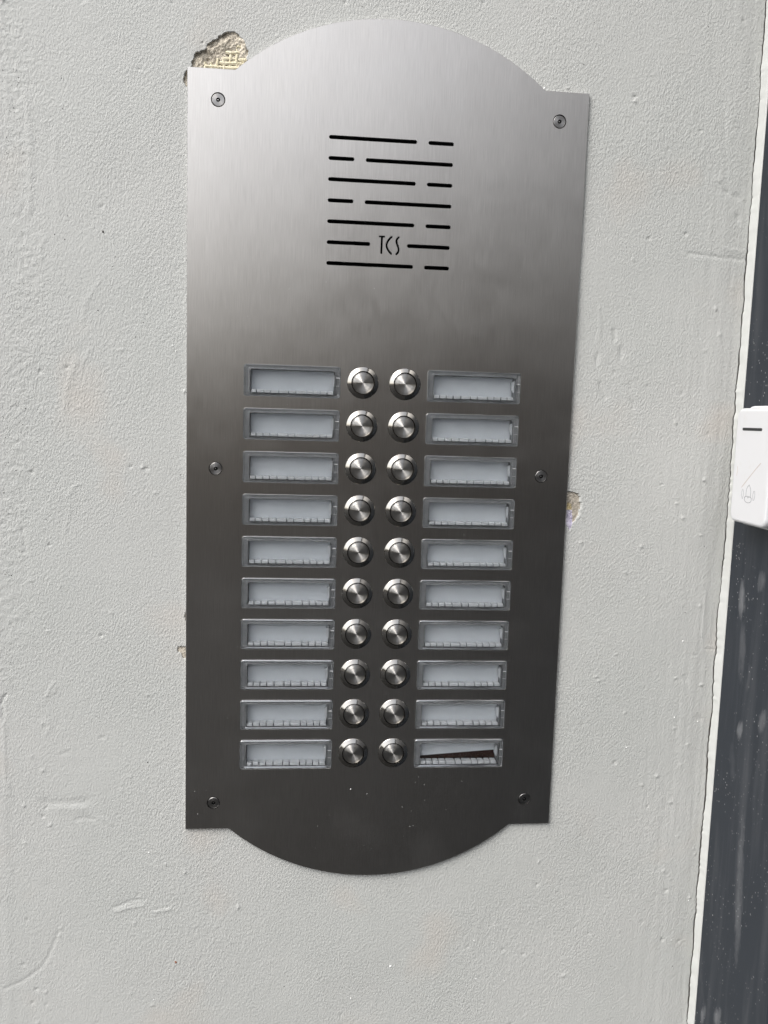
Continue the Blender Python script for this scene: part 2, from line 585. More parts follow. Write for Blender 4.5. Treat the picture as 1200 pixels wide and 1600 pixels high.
for pts, wd, hh in [
    ([(84, 1067), (78, 1077), (73, 1088)], 0.9, 0.8), ([(89, 1072), (83, 1083)], 0.8, 0.6),
    ([(124, 757), (115, 760), (107, 774)], 0.9, 0.55), ([(106, 775), (110, 795), (104, 818), (101, 835)], 0.9, 0.5),
    ([(34, 817), (37, 840), (40, 864)], 0.8, -0.9), ([(30, 790), (36, 822)], 0.9, 0.5),
    ([(176, 1418), (190, 1414), (205, 1407), (223, 1405)], 0.9, -0.8), ([(182, 1424), (200, 1419), (226, 1414)], 0.9, 0.9),
    ([(240, 1425), (252, 1423), (267, 1420)], 0.9, 0.8), ([(243, 1421), (262, 1417)], 0.7, -0.5),
    ([(119, 1281), (128, 1278), (148, 1280)], 0.9, -0.8), ([(158, 1277), (168, 1283), (174, 1287)], 1.0, 0.7),
    ([(70, 1254), (100, 1256), (135, 1252)], 3.0, -0.8), ([(92, 1262), (130, 1264)], 3.0, 0.6),
    ([(92, 1455), (76, 1494), (64, 1512), (38, 1532), (8, 1545)], 1.0, -0.7),
    ([(73, 1125), (78, 1132), (72, 1148)], 1.0, 0.6), ([(94, 1180), (108, 1174)], 0.9, -0.5), ([(13, 1222), (14, 1240), (19, 1243)], 1.0, 0.7),
    ([(1, 1100), (9, 1085)], 0.8, -1.6), ([(4, 1100), (5, 1125)], 0.8, -1.2), ([(6, 1125), (7, 1180), (9, 1240)], 0.8, 0.5),
    ([(1076, 396), (1105, 399), (1130, 403), (1168, 405)], 1.0, -0.9), ([(1130, 389), (1165, 393)], 1.0, 0.5),
    ([(1119, 281), (1124, 284)], 1.1, 0.9), ([(1134, 299), (1137, 302)], 1.6, -1.2), ([(1149, 306), (1153, 309)], 1.7, -1.2), ([(1152, 338), (1153, 343)], 1.5, -1.3), ([(1165, 316), (1166, 318)], 1.0, -0.8),
    ([(959, 516), (961, 530)], 1.3, -1.2), ([(970, 545), (971, 558)], 1.3, -1.2), ([(934, 553), (932, 567)], 1.2, -1.0),
    ([(938, 600), (942, 613), (946, 621)], 1.3, -1.3), ([(988, 627), (991, 637)], 1.2, -0.9), ([(985, 597), (985, 607)], 1.0, -0.7),
    ([(936, 480), (938, 510), (934, 537)], 1.1, 0.5), ([(1102, 925), (1100, 955), (1097, 995)], 0.8, 0.9),
    ([(1070, 1057), (1072, 1063)], 1.3, -1.1), ([(1089, 1121), (1095, 1125)], 1.4, -1.1), ([(1105, 1015), (1122, 1016)], 0.8, -0.5),
    ([(822, 425), (838, 430)], 1.4, 0.0), ([(88, 200), (84, 260), (92, 330)], 1.4, 0.35), ([(120, 560), (106, 600), (100, 640)], 1.8, 0.5),
    ([(155, 440), (135, 470), (128, 500)], 1.2, 0.4), ([(62, 395), (70, 372)], 0.9, 0.4), ([(245, 395), (262, 440)], 1.2, 0.3),
    ([(140, 545), (128, 570)], 1.2, 0.45), ([(40, 150), (48, 240), (46, 330)], 2.0, 0.4), ([(1128, 160), (1140, 330)], 1.3, -0.3),
]:
    line(pts, wd, hh)
# grains caught in the paint
for k in range(200):
    gx, gz = rng.uniform(-265, 256), rng.uniform(-440, 325)
    if k > 150:
        gx = rng.choice([rng.normal(-245, 12), rng.normal(240, 12)])
    rr = rng.uniform(0.7, 1.1)
    hh = rng.choice([0.9, 0.7, -0.9]) * rng.uniform(0.6, 1.2)
    i0, i1 = np.searchsorted(xs, [gx - 4, gx + 4])
    j0, j1 = np.searchsorted(zs, [gz - 4, gz + 4])
    H[j0:j1, i0:i1] += hh * np.exp(-(np.hypot(X[j0:j1, i0:i1] - gx, Z[j0:j1, i0:i1] - gz) / rr) ** 2)


def inside(poly, jag=0.0, seed=0):
    """even-odd test of the vertices, on coordinates jittered by noise so the outline crumbles"""
    px, pz = X, Z
    if jag:
        px = X + jag * smooth_noise(2.4, seed) + 0.5 * jag * smooth_noise(0.9, seed + 1)
        pz = Z + jag * smooth_noise(2.4, seed + 2) + 0.5 * jag * smooth_noise(0.9, seed + 3)
    r = np.zeros(X.shape, bool)
    n = len(poly)
    for i in range(n):
        (x0, z0), (x1, z1) = poly[i], poly[(i + 1) % n]
        if z0 == z1:
            continue
        c = ((z0 > pz) != (z1 > pz)) & (px < (x1 - x0) * (pz - z0) / (z1 - z0) + x0)
        r ^= c
    return r


def zoom(pts, s, ox, oy):
    return [at(ox + a / s, oy + b / s) for a, b in pts]


hole = zoom([(150, 640), (170, 590), (205, 520), (212, 475), (245, 445), (290, 420), (345, 402), (372, 392), (385, 350), (405, 322), (450, 288),
             (515, 262), (535, 225), (575, 200), (640, 180), (720, 178), (790, 203), (850, 260), (885, 310), (900, 370), (915, 430), (915, 530),
             (895, 590), (850, 700), (700, 760), (150, 760)], 8.571, 280, 30)
lobe = zoom([(125, 655), (95, 690), (78, 740), (58, 800), (66, 850), (100, 900), (140, 915), (180, 915), (180, 640)], 8.571, 280, 30)
chip = zoom([(480, 412), (540, 408), (590, 412), (625, 428), (642, 465), (650, 520), (645, 575), (628, 612), (602, 655), (578, 690), (560, 700),
             (440, 700), (440, 412)], 6, 800, 700)
tear = zoom([(440, 500), (560, 520), (566, 570), (572, 690), (562, 725), (548, 762), (538, 768), (530, 742), (500, 705), (440, 705)], 6, 800, 700)
nick = zoom([(945, 1140), (930, 1142), (920, 1160), (930, 1185), (955, 1185)], 3.2, 0, 600)
nick2 = zoom([(945, 1310), (905, 1312), (888, 1316), (888, 1338), (905, 1345), (915, 1372), (945, 1372)], 3.2, 0, 600)
m_hole = inside(hole, 1.3, 20) | inside(lobe, 0.9, 30)
m_chip = inside(chip, 0.9, 40)
m_tear = inside(tear, 1.0, 50)
m_nick = inside(nick, 0.7, 60) | inside(nick2, 0.7, 64)
rough_h = 1.6 * smooth_noise(3.4, 70) + 1.0 * smooth_noise(1.4, 71) + 0.6 * smooth_noise(0.7, 72)
# the break is shallow at its upper left and deepest over the mesh
hx, hz = at(350, 105)
depth = 1.3 + 1.9 * np.clip(1 - np.hypot((X - hx) / 20, (Z - hz) / 16), 0, 1) + 1.0 * smooth_noise(8, 73)
ridge_c = np.exp(-(segd(zoom([(375, 380), (430, 440), (470, 480)], 8.571, 280, 30)) / 1.6) ** 2)
H = np.where(m_hole, H * 0.3 - depth + rough_h * 0.85 + 1.4 * ridge_c, H)
H = np.where(m_chip, H - 1.1 + rough_h * 0.28, H)
H = np.where(m_tear, H * 0.5 - 0.55 + rough_h * 0.55, H)
H = np.where(m_nick, H - 0.9 + rough_h * 0.25, H)

# jagged right end where the sealant has cracked away
jr = np.random.default_rng(99)
CRZ = np.arange(-760, 700, 2.2)
walk = np.cumsum(jr.normal(0, 0.30, len(CRZ)))
walk -= np.convolve(np.pad(walk, 30, mode='edge'), np.ones(61) / 61, 'valid')
CRX = XR + 0.55 * walk + jr.normal(0, 0.16, len(CRZ)) + 0.3 * np.sin(CRZ / 60)
CRW = 0.52 + 0.25 * np.clip(np.convolve(jr.normal(0, 1, len(CRZ)), np.ones(9) / 4, 'same'), -0.8, 1.6)
crack_x = lambda z: np.interp(z, CRZ, CRX)
crack_w = lambda z: np.interp(z, CRZ, CRW)
wgt = np.clip((X - 250) / (XR - 250), 0, 1)
XW = X + wgt * (crack_x(Z) - crack_w(Z) / 2 - XR)

# opening behind the intercom
keep_v = ~((np.abs(X) < 126) & (np.abs(Z) < 255))
nz, nx = X.shape
idx = np.arange(nx * nz).reshape(nz, nx)
quad = np.stack([idx[:-1, :-1], idx[:-1, 1:], idx[1:, 1:], idx[1:, :-1]], -1)


def qmask(m):
    return (m[:-1, :-1].astype(int) + m[:-1, 1:] + m[1:, 1:] + m[1:, :-1]) >= 3


solid = keep_v[:-1, :-1] & keep_v[:-1, 1:] & keep_v[1:, 1:] & keep_v[1:, :-1]
P = np.stack([XW, -H, Z], -1).reshape(-1, 3) * MM
q_tear = qmask(m_tear) & solid
q_mort = qmask(m_hole) & solid
q_chip = (qmask(m_chip) | qmask(m_nick)) & solid & ~q_tear
q_wall = solid & ~q_tear & ~q_mort & ~q_chip


def grid_mesh(name, sel, mats, parent=None, smooth=True):
    q = quad[sel]
    used = np.unique(q)
    remap = np.full(nx * nz, -1)
    remap[used] = np.arange(len(used))
    q = remap[q]
    me = bpy.data.meshes.new(name)
    me.vertices.add(len(used))
    me.vertices.foreach_set('co', P[used].astype(np.float32).ravel())
    me.loops.add(q.size)
    me.loops.foreach_set('vertex_index', q.ravel().astype(np.int32))
    me.polygons.add(len(q))
    me.polygons.foreach_set('loop_start', (np.arange(len(q)) * 4).astype(np.int32))
    me.polygons.foreach_set('loop_total', np.full(len(q), 4, np.int32))
    me.polygons.foreach_set('use_smooth', np.full(len(q), smooth))
    me.update(calc_edges=True)
    me.validate()
    return link(name, me, mats, parent)


wall = grid_mesh("plastered_wall", q_wall, M_PLASTER)
tag(wall, 'light grey painted plaster wall with roller texture and broken patches round the steel panel', 'wall')
mort = grid_mesh("exposed_mortar", q_mort, M_MORTAR, wall)
mort['label'] = 'rough broken mortar hole above the panel at its upper left corner'
pale = grid_mesh("exposed_mortar", q_chip, M_MORTAR2, wall)
pale['label'] = 'small shallow pale mortar chips at the panel edges'
# torn paper with its yellow foam at the top
tz = at(880, 797)[1]
tq = quad[q_tear]
zc = P[tq].mean(1)[:, 2] / MM
sel_f = np.zeros_like(q_tear)
sel_f[q_tear] = zc > tz
pap = grid_mesh("torn_paper", q_tear & ~sel_f, M_PAPER, wall)
pap['label'] = 'crumpled lilac and white torn paper sticking out beside the panel'
foam = grid_mesh("yellow_foam", sel_f, M_FOAM, wall)

# glass-fibre reinforcement mesh in the hole
bm = bmesh.new()
mx0 = [at(280 + a / 8.571, 30 + 560 / 8.571)[0] for a in (345, 430, 512, 595, 683, 768, 858)]
mz0 = [at(280 + 700 / 8.571, 30 + b / 8.571)[1] for b in (640, 580, 522, 437, 352)]


def strand(a, b, wd, dep, n=14):
    prev = None
    ph = rng.uniform(0, 6)
    for k in range(n + 1):
        t = k / n
        x, z = a[0] + (b[0] - a[0]) * t, a[1] + (b[1] - a[1]) * t
        off = 0.18 * math.sin(ph + 9 * t)
        dd = dep + 0.35 * math.sin(ph + 7 * t)
        hw = wd / 2 * (1 + 0.2 * math.sin(ph * 3 + 17 * t))
        if abs(b[0] - a[0]) > abs(b[1] - a[1]):
            ring = [V(x, dd, z + off - hw), V(x, dd - 0.5, z + off), V(x, dd, z + off + hw), V(x, dd + 0.4, z + off)]
        else:
            ring = [V(x + off - hw, dd, z), V(x + off, dd - 0.5, z), V(x + off + hw, dd, z), V(x + off, dd + 0.4, z)]
        ring = [bm.verts.new(p) for p in ring]
        if prev:
            for i in range(4):
                bm.faces.new((prev[i], prev[(i + 1) % 4], ring[(i + 1) % 4], ring[i]))
        prev = ring


xr_edge = at(280 + 905 / 8.571, 30 + 480 / 8.571)[0]
for zz, xa in zip(mz0, (mx0[0], mx0[2], mx0[3], mx0[3] + 1, mx0[5])):
    strand((xa, zz), (xr_edge, zz + 0.2), 2.2 if zz != mz0[3] else 1.9, 1.55)
ztop = [mz0[1], mz0[1], mz0[2], mz0[2] + 1, mz0[3] + 1, mz0[4], mz0[4] + 1]
for xx, zz in zip(mx0, ztop):
    strand((xx, mz0[0] - 4), (xx, zz), 1.8, 1.65)
fm = from_bm("fibre_mesh", bm, M_MESH, wall)
fm['label'] = 'cream glass fibre mesh showing in the broken plaster'

# sealant fillet between wall and door frame, its left edge follows the crack
XD = 260.9                                                     # plane of the door frame's face
ys = -5.0
bm = bmesh.new()
rows = []
zz = np.concatenate([np.array([GZ, -1000]), np.arange(-760, 700, 1.1), np.array([900, 1500])])
srng = np.random.default_rng(5)
for z in zz:
    cx = float(crack_x(z) + crack_w(z) / 2)
    e = srng.normal(0, 0.02)
    rows.append([bm.verts.new(V(*p)) for p in ((cx + 3.0, 3.4, z), (cx, 1.2, z), (cx + 0.35, 0.6 + e, z), (XD - 0.9, ys + 1.2, z), (XD - 0.15, ys - 0.3, z), (XD + 0.6, ys + 0.3 + e, z))])
for a, b in zip(rows[:-1], rows[1:]):
    for i in range(5):
        f = bm.faces.new((a[i], a[i + 1], b[i + 1], b[i]))
        f.smooth = i > 1
seal = from_bm("sealant_strip", bm, M_SEAL, wall)
seal['label'] = 'pale painted sealant strip cracked away from the plaster along the dark frame'
# dark bottom of the crack
bm = bmesh.new()
rows = [[bm.verts.new(V(float(crack_x(z)) + d, 4.5, z)) for d in (-4, 4)] for z in zz]
for a, b in zip(rows[:-1], rows[1:]):
    bm.faces.new((a[0], a[1], b[1], b[0]))
from_bm("joint_gap", bm, M_SEAM, wall)

# pits drawn as raised dark blobs, their shade in the colour, and paint flecks
def blob(bm, x, z, r, h, stretch=1.0):
    n = 7
    hs_ = float(H[min(np.searchsorted(zs, z), nz - 1), min(np.searchsorted(xs, x), nx - 1)])   # local surface of the plaster
    j = [rng.uniform(0.7, 1.25) for _ in range(n)]
    top = bm.verts.new(V(x, -h * 0.6 - hs_, z))
    ring = [bm.verts.new(V(x + r * j[k] * math.cos(6.283 * k / n), 0.12 - hs_, z + r * stretch * j[k] * math.sin(6.283 * k / n))) for k in range(n)]
    for k in range(n):
        bm.faces.new((ring[k], ring[(k + 1) % n], top))


bm = bmesh.new()
for px, py, r in [(98, 170, .55), (29, 121, .6), (96, 122, .45), (161, 362, 1.0), (105, 337, .45), (85, 366, .5), (101, 374, .55), (180, 401, .5), (175, 416, .4), (153, 485, .6),
                  (286, 452, .45), (282, 742, .5), (224, 504, .4), (94, 513, .4), (72, 812, .5), (8, 898, .7), (18, 899, .6), (93, 658, .4), (35, 663, .5), (6, 770, .7), (25, 735, .6),
                  (231, 1191, .6), (156, 1127, .4), (252, 891, .4), (466, 1395, .4), (444, 1541, .5), (394, 1426, .4), (912, 101, .5), (928, 36, .5), (1016, 617, .5), (1045, 554, .5),
                  (888, 744, .6), (1107, 42, .5), (62, 645, .5), (58, 690, .4), (40, 638, .6)]:
    x, z = at(px, py)
    blob(bm, x, z, r, 0.9 if r > 0.8 else 0.55)
for k in range(420):
    z = rng.uniform(-160, 270)
    x = -254 + 8 * math.sin(z / 90) + rng.normal(0, 9)
    blob(bm, x, z, rng.uniform(0.15, 0.36), 0.55)
sp = from_bm("pit_specks", bm, M_PIT, wall)
sp['kind'] = 'stuff'
bm = bmesh.new()
for px, py, r in [(610, 1510, 1.3), (1067, 1002, .9), (874, 35, .6), (851, 138, 1.1), (847, 142, .8), (855, 141, .7), (1054, 1121, .7), (1091, 1128, .8), (270, 540, .7), (275, 549, .6),
                  (233, 1332, .8), (788, 1533, .6), (741, 1470, .6), (1049, 1469, .6), (1056, 1307, .6), (1077, 1408, .7), (930, 1036, .5), (979, 1168, .7), (240, 1562, .6), (744, 1530, .7), (548, 1560, .6)]:
    x, z = at(px, py)
    blob(bm, x, z, r, 1.0)
for a, b in (((773, 1442), (773, 1478)), ((1141, 1440), (1141, 1470))):
    (x, z), (x2, z2) = at(*a), at(*b)
    for k in range(9):
        blob(bm, x + rng.uniform(-.2, .2), z + (z2 - z) * k / 8, 0.28, 0.75, 3)
fl = from_bm("paint_flecks", bm, M_FLECK, wall)
fl['kind'] = 'stuff'
bm = bmesh.new()
x, z = at(275, 1503)
blob(bm, x, z, 1.0, 0.8, 1.5)
blob(bm, x - .6, z + .7, .6, 0.8)
from_bm("rust_spot", bm, M_RUST, wall)

# ------------------------------------------------------------------ door frame and leaf, square to the wall
door = bpy.data.objects.new("door_frame", None)
COL.objects.link(door)
door.location = V(XD, 0, GZ)
tag(door, 'dusty dark blue grey metal door frame standing beside the grey wall', 'door frame')


def dbox(name, a, b, m, parent=door, base=(XD, 0, GZ), bev=0.0):
    bm = bmesh.new()
    add_box(bm, [p - q for p, q in zip(a, base)], [p - q for p, q in zip(b, base)])
    if bev:
        bmesh.ops.bevel(bm, geom=bm.edges[:], offset=bev * MM, segments=2, profile=0.5, affect='EDGES')
    return from_bm(name, bm, m, parent)


dbox("jamb", (XD, -99, GZ), (XD + 60, 8, 800), M_FRAME, bev=1.2)
dbox("gasket", (XD + 4, -106, GZ), (XD + 50, -99.3, 800), M_BLACK)
dbox("door_stile", (XD + 2, -205, GZ + 12), (XD + 52, -106.5, 790), M_FRAME, bev=1.5)
dbox("glass_pane", (XD + 20, -900, GZ + 110), (XD + 28, -205.5, 700), M_GLASS)
dbox("bottom_rail", (XD + 2, -900, GZ + 12), (XD + 52, -205.5, GZ + 109), M_FRAME, bev=1.5)
dbox("top_rail", (XD + 2, -900, 701), (XD + 52, -205.5, 790), M_FRAME, bev=1.5)
dbox("door_stile", (XD + 2, -1000, GZ + 12), (XD + 52, -900.5, 790), M_FRAME, bev=1.5)
dbox("lintel", (XD, -1080, 801), (XD + 60, 8, 880), M_FRAME, bev=1.2)
dbox("jamb", (XD, -1080, GZ), (XD + 60, -1004, 800), M_FRAME, bev=1.2)

# ------------------------------------------------------------------ white doorbell on the frame, facing left
BC = Vector((XD, -54.0, 13.4))                                 # base centre, local axes: u = -y (away from wall), v = z, w = -x (out of frame)
bell = bpy.data.objects.new("doorbell", None)
COL.objects.link(bell)
bell.location = BC * MM
tag(bell, 'white plastic doorbell push with dark slot and bell symbol on the dark frame', 'doorbell')


def bell_loops(loops, mats=None, closed=True):
    """loops: list of (u0,u1,v0,v1,r,w); skin them in order"""
    bm = bmesh.new()
    prev = None
    for k, (u0, u1, v0, v1, r, wv) in enumerate(loops):
        ring = [bm.verts.new(V(-wv, -u, v)) for u, v in rrect(u0, u1, v0, v1, r, 6)]
        if prev:
            for i in range(len(ring)):
                j = (i + 1) % len(ring)
                f = bm.faces.new((prev[i], prev[j], ring[j], ring[i]))
                f.smooth = True
                if mats:
                    f.material_index = mats[k]
        prev = ring
    f = bm.faces.new(prev)
    bmesh.ops.recalc_face_normals(bm, faces=bm.faces[:])
    return bm


u, v = 23.0, 38.9
from_bm("back_plate", bell_loops([(-u - .9, u + .9, -v - 1.9, v + 1.7, 7, 0), (-u - 1, u + 1, -v - 2.0, v + 1.8, 7, 9), (-u - .6, u + .6, -v - 1.6, v + 1.4, 6.6, 10.2), (-u + .5, u - .5, -v - .2, v + .2, 6, 10.4)]), M_WHITE, bell)
from_bm("seam", bell_loops([(-u + .2, u - .2, -v - .5, v + .4, 6, 9), (-u + .2, u - .2, -v - .5, v + .4, 6, 11.2)]), M_SEAM, bell)
cov = from_bm("front_cover", bell_loops([(-u - .2, u + .2, -v - .1, v + .1, 6, 11.1), (-u, u, -v, v, 6, 16.2), (-u + .35, u - .35, -v + .35, v - .35, 5.8, 17.2), (-u + 1.1, u - 1.1, -v + 1.1, v - 1.1, 5.2, 17.85), (-u + 2.2, u - 2.2, -v + 2.2, v - 2.2, 4.4, 18.0)]), M_WHITE, bell)
WF = 18.0


def bell_outline(pts, lift=0.12):
    bm = bmesh.new()
    f = bm.faces.new([bm.verts.new(V(-(WF + lift), -a, b)) for a, b in pts])
    r = bmesh.ops.extrude_face_region(bm, geom=[f])
    for vv in [e for e in r['geom'] if isinstance(e, bmesh.types.BMVert)]:
        vv.co.x += (lift + 0.1) * MM
    bmesh.ops.recalc_face_normals(bm, faces=bm.faces[:])
    return bm


# u runs from the wall outwards: y=-31 -> u=-23, y=-77 -> u=+23 ; v = z - 13.4
from_bm("status_light", bell_outline(stroke([(-13.2, 24.8), (9.6, 24.9)], 1.9)), M_DARK, bell)


def bez(pts, n=14):
    out = []
    for k in range(n + 1):
        t = k / n
        q = [Vector(p) for p in pts]
        while len(q) > 1:
            q = [q[i].lerp(q[i + 1], t) for i in range(len(q) - 1)]
        out.append((q[0].x, q[0].y))
    return out


bm = bmesh.new()


SYM = 0.84


def print_line(pts, wd):
    pts = [(-0.3 + (a + 0.3) * SYM, -18.6 + (b + 18.6) * SYM) for a, b in pts]
    b2 = bell_outline(stroke(pts, wd, 4), 0.08)
    me = bpy.data.meshes.new("tmp")
    b2.to_mesh(me)
    b2.free()
    bm.from_mesh(me)
    bpy.data.meshes.remove(me)


print_line([(-3.5, -20.6), (-3.6, -17.5), (-3.2, -14.8), (-2.2, -12.8), (-0.6, -11.6), (0.3, -10.9), (1.2, -11.9), (2.4, -13.4), (3.2, -15.6), (3.4, -18.0), (3.2, -20.8)], 0.34)
print_line([(a * 5.3 - 0.3, b * 2.7 - 22.6) for a, b in [(math.cos(t), math.sin(t)) for t in np.linspace(-math.pi * 1.15, math.pi * 0.15, 18)]], 0.36)
print_line([(a * 5.3 - 0.3, b * 1.4 - 21.6) for a, b in [(math.cos(t), math.sin(t)) for t in np.linspace(math.pi * 1.0, 0.0, 16)]], 0.36)
print_line([(-1.4, -20.8), (-0.3, -21.6), (0.8, -20.7)], 0.32)
print_line(bez([(-8.6, -15.3), (-6.6, -19.0), (-8.8, -23.0)]), 0.26)
print_line(bez([(-9.6, -15.0), (-11.4, -19.0), (-9.2, -22.6)]), 0.24)
print_line(bez([(7.6, -15.3), (5.8, -19.0), (7.8, -22.8)]), 0.26)
print_line(bez([(8.8, -15.0), (10.6, -19.0), (8.6, -22.6)]), 0.24)
ic = from_bm("bell_symbol", bm, M_PRINT, bell)
SYM = 1.0
bm = bmesh.new()
print_line(bez([(12, 3.0), (4, -3), (-9.5, -14.5)]), 0.55)
print_line(bez([(-17, -1), (-16.5, -4), (-17.2, -7)]), 0.5)
from_bm("scuff_mark", bm, M_SCRATCH, bell)

# ------------------------------------------------------------------ intercom panel
panel = bpy.data.objects.new("intercom_panel", None)
COL.objects.link(panel)
tag(panel, 'brushed steel intercom panel with two columns of round buttons and blank name plates', 'intercom')
W2, H2, CH, AP = 135.0, 262.4, 104.0, 300.8
sag = AP - H2
RAD = (CH * CH + sag * sag) / (2 * sag)
YF = -2.7                                                      # front face of the plate
out = []
a1 = math.asin(CH / RAD)
out += [(-W2, -H2), (-CH, -H2)]
out += [(RAD * math.sin(a), -(AP - RAD + RAD * math.cos(a))) for a in np.linspace(-a1, a1, 49)[1:-1]]
out += [(CH, -H2), (W2, -H2), (W2, H2), (CH, H2)]
out += [(RAD * math.sin(a), AP - RAD + RAD * math.cos(a)) for a in np.linspace(a1, -a1, 49)[1:-1]]
out += [(-CH, H2), (-W2, H2)]
Z0, DZ, BX = 61.95, 29.72, 14.67
rowz = [Z0 - DZ * i for i in range(10)]
PW, PH = 66.2, 21.6                                            # name plate outer size
WX0, WX1, WZ0, WZ1 = -28.6, 29.0, -8.6, 7.6                    # window inside it
holes = []
plates = []
for z in rowz:
    for sx in (-1, 1):
        cx, cz = sx * 63.4, z - 0.5
        plates.append((cx, cz))
        holes.append(rrect(cx + WX0, cx + WX1, cz + WZ0, cz + WZ1, 1.2, 2))
SLOT = 2.6
for z, segs in ((223.8, ((-41.8, 17.6), (25.3, 42.7))), (210.3, ((-41.8, -24.4), (-16.8, 42.6))), (196.7, ((-41.8, 17.6), (25.2, 42.7))), (183.0, ((-41.8, -24.4), (-16.8, 42.6))),
                (169.3, ((-41.8, 17.6), (25.2, 42.6))), (155.6, ((-41.8, -12.3), (13.0, 42.6))), (141.8, ((-41.8, 17.6), (25.2, 42.6)))):
    for a, b in segs:
        holes.append(stroke([(a + SLOT / 2, z), (b - SLOT / 2, z)], SLOT))
s = 0.72
holes.append([(-6.5, 161.6), (-6.5, 160.4), (-4.4 - s, 160.3), (-4.5 - s, 149.8), (-4.5, 149.3), (-4.5 + s, 149.8), (-4.4 + s, 160.3), (-2.5, 160.4), (-2.3, 161.0), (-2.5, 161.6)])
holes.append(stroke(bez([(2.2, 161.0), (-2.2, 157.2), (-2.0, 153.5), (2.2, 149.9)], 12), 1.4, 5))
holes.append(stroke(bez([(7.1, 161.0), (2.6, 157.6), (10.4, 153.6), (5.8, 149.8)], 14), 1.4, 5))
scr = [(sx * 115.0, z) for sx in (-1, 1) for z in (242.9, 0.1, -242.6)]
for cx, cz in scr:
    holes.append(circle(cx, cz, 4.7, 28))
CHM = 0.3
inset = []
for i in range(len(out)):
    p0, p1, p2 = Vector(out[i - 1]), Vector(out[i]), Vector(out[(i + 1) % len(out)])
    n0, n1 = (p1 - p0).normalized(), (p2 - p1).normalized()
    n0, n1 = Vector((-n0.y, n0.x)), Vector((-n1.y, n1.x))
    nn = (n0 + n1) / max(0.2, 1 + n0.dot(n1))
    q = p1 + nn * CHM
    inset.append((q.x, q.y))
bm = holed_plate(inset, holes, YF, YF + 2.0, 1)
r0 = [bm.verts.new(V(x, YF, z)) for x, z in inset]
r1 = [bm.verts.new(V(x, YF + CHM, z)) for x, z in out]
r2 = [bm.verts.new(V(x, YF + 2.1, z)) for x, z in out]
for A_, B_ in ((r0, r1), (r1, r2)):
    for i in range(len(out)):
        j = (i + 1) % len(out)
        bm.faces.new((A_[i], B_[i], B_[j], A_[j])).material_index = 1
uvl = bm.loops.layers.uv.new("UVMap")
for f in bm.faces:
    for lp in f.loops:
        lp[uvl].uv = (lp.vert.co.x + lp.vert.co.y, lp.vert.co.z)
fp = from_bm("face_plate", bm, [M_STEEL, M_EDGE], panel)
# dark housing let into the wall
bm = bmesh.new()
add_box(bm, (-124, 12, -252), (124, 60, 252))
bm.faces.ensure_lookup_table()
bmesh.ops.delete(bm, geom=[f for f in bm.faces if f.normal.y < -0.5 or abs(f.calc_center_median().y - 0.012) < 1e-5], context='FACES')
from_bm("back_box", bm, M_BROWNBOX, panel)
bm = bmesh.new()
add_box(bm, (-52, 4, 128), (52, 11, 236))
from_bm("speaker_baffle", bm, M_BLACK, panel)

# screws
bm = bmesh.new()
lathe(bm, [(4.7, -1.4), (4.15, 0.0), (3.9, 0.18), (1.35, 0.22)], 28)
hexr = 1.35
for k in range(6):
    a, b = 2 * math.pi * k / 6, 2 * math.pi * (k + 1) / 6
    q = [bm.verts.new(V(hexr * math.cos(t), -h, hexr * math.sin(t))) for t, h in ((a, 0.22), (b, 0.22), (b, -1.2), (a, -1.2))]
    f = bm.faces.new(q)
    f.material_index = 1
vs = [bm.verts.new(V(hexr * math.cos(2 * math.pi * k / 6), 1.2, hexr * math.sin(2 * math.pi * k / 6))) for k in range(6)]
bm.faces.new(vs).material_index = 1
lathe(bm, [(0.5, -1.2), (0.45, 0.0), (0.0, 0.1)], 10, 0)
screw = from_bm("screw", bm, [M_SCREW, M_BLACK], panel)
for k, (cx, cz) in enumerate(scr):
    o = screw if k == 0 else dup(screw, panel)
    o.location = V(cx, YF + 0.35, cz)
    o.rotation_euler = (random.uniform(-.02, .02), random.uniform(0, 6), random.uniform(-.02, .02))

# dust that has settled on the steel
bm = bmesh.new()
for k in range(150):
    x = rng.uniform(-130, 130)
    z = 140 - 420 * rng.random() ** 0.8
    if abs(z) > 258 and abs(x) > 90:
        continue
    rr_ = rng.uniform(0.10, 0.24)
    st = rng.uniform(0.6, 1.6)
    ring = [bm.verts.new(V(x + rr_ * math.cos(t), YF - 0.01, z + rr_ * st * math.sin(t))) for t in np.linspace(0, 6.283, 6)[:-1]]
    tp = bm.verts.new(V(x, YF - 0.08, z))
    for i in range(5):
        bm.faces.new((ring[i], ring[(i + 1) % 5], tp))
x, z = at(548, 1233, YF)
ring = [bm.verts.new(V(x + 0.5 * math.cos(t), YF - 0.01, z + 0.5 * math.sin(t))) for t in np.linspace(0, 6.283, 8)[:-1]]
tp = bm.verts.new(V(x, YF - 0.4, z))
for i in range(7):
    bm.faces.new((ring[i], ring[(i + 1) % 7], tp))
du = from_bm("dust_specks", bm, M_FLECK, panel)
du['kind'] = 'stuff'

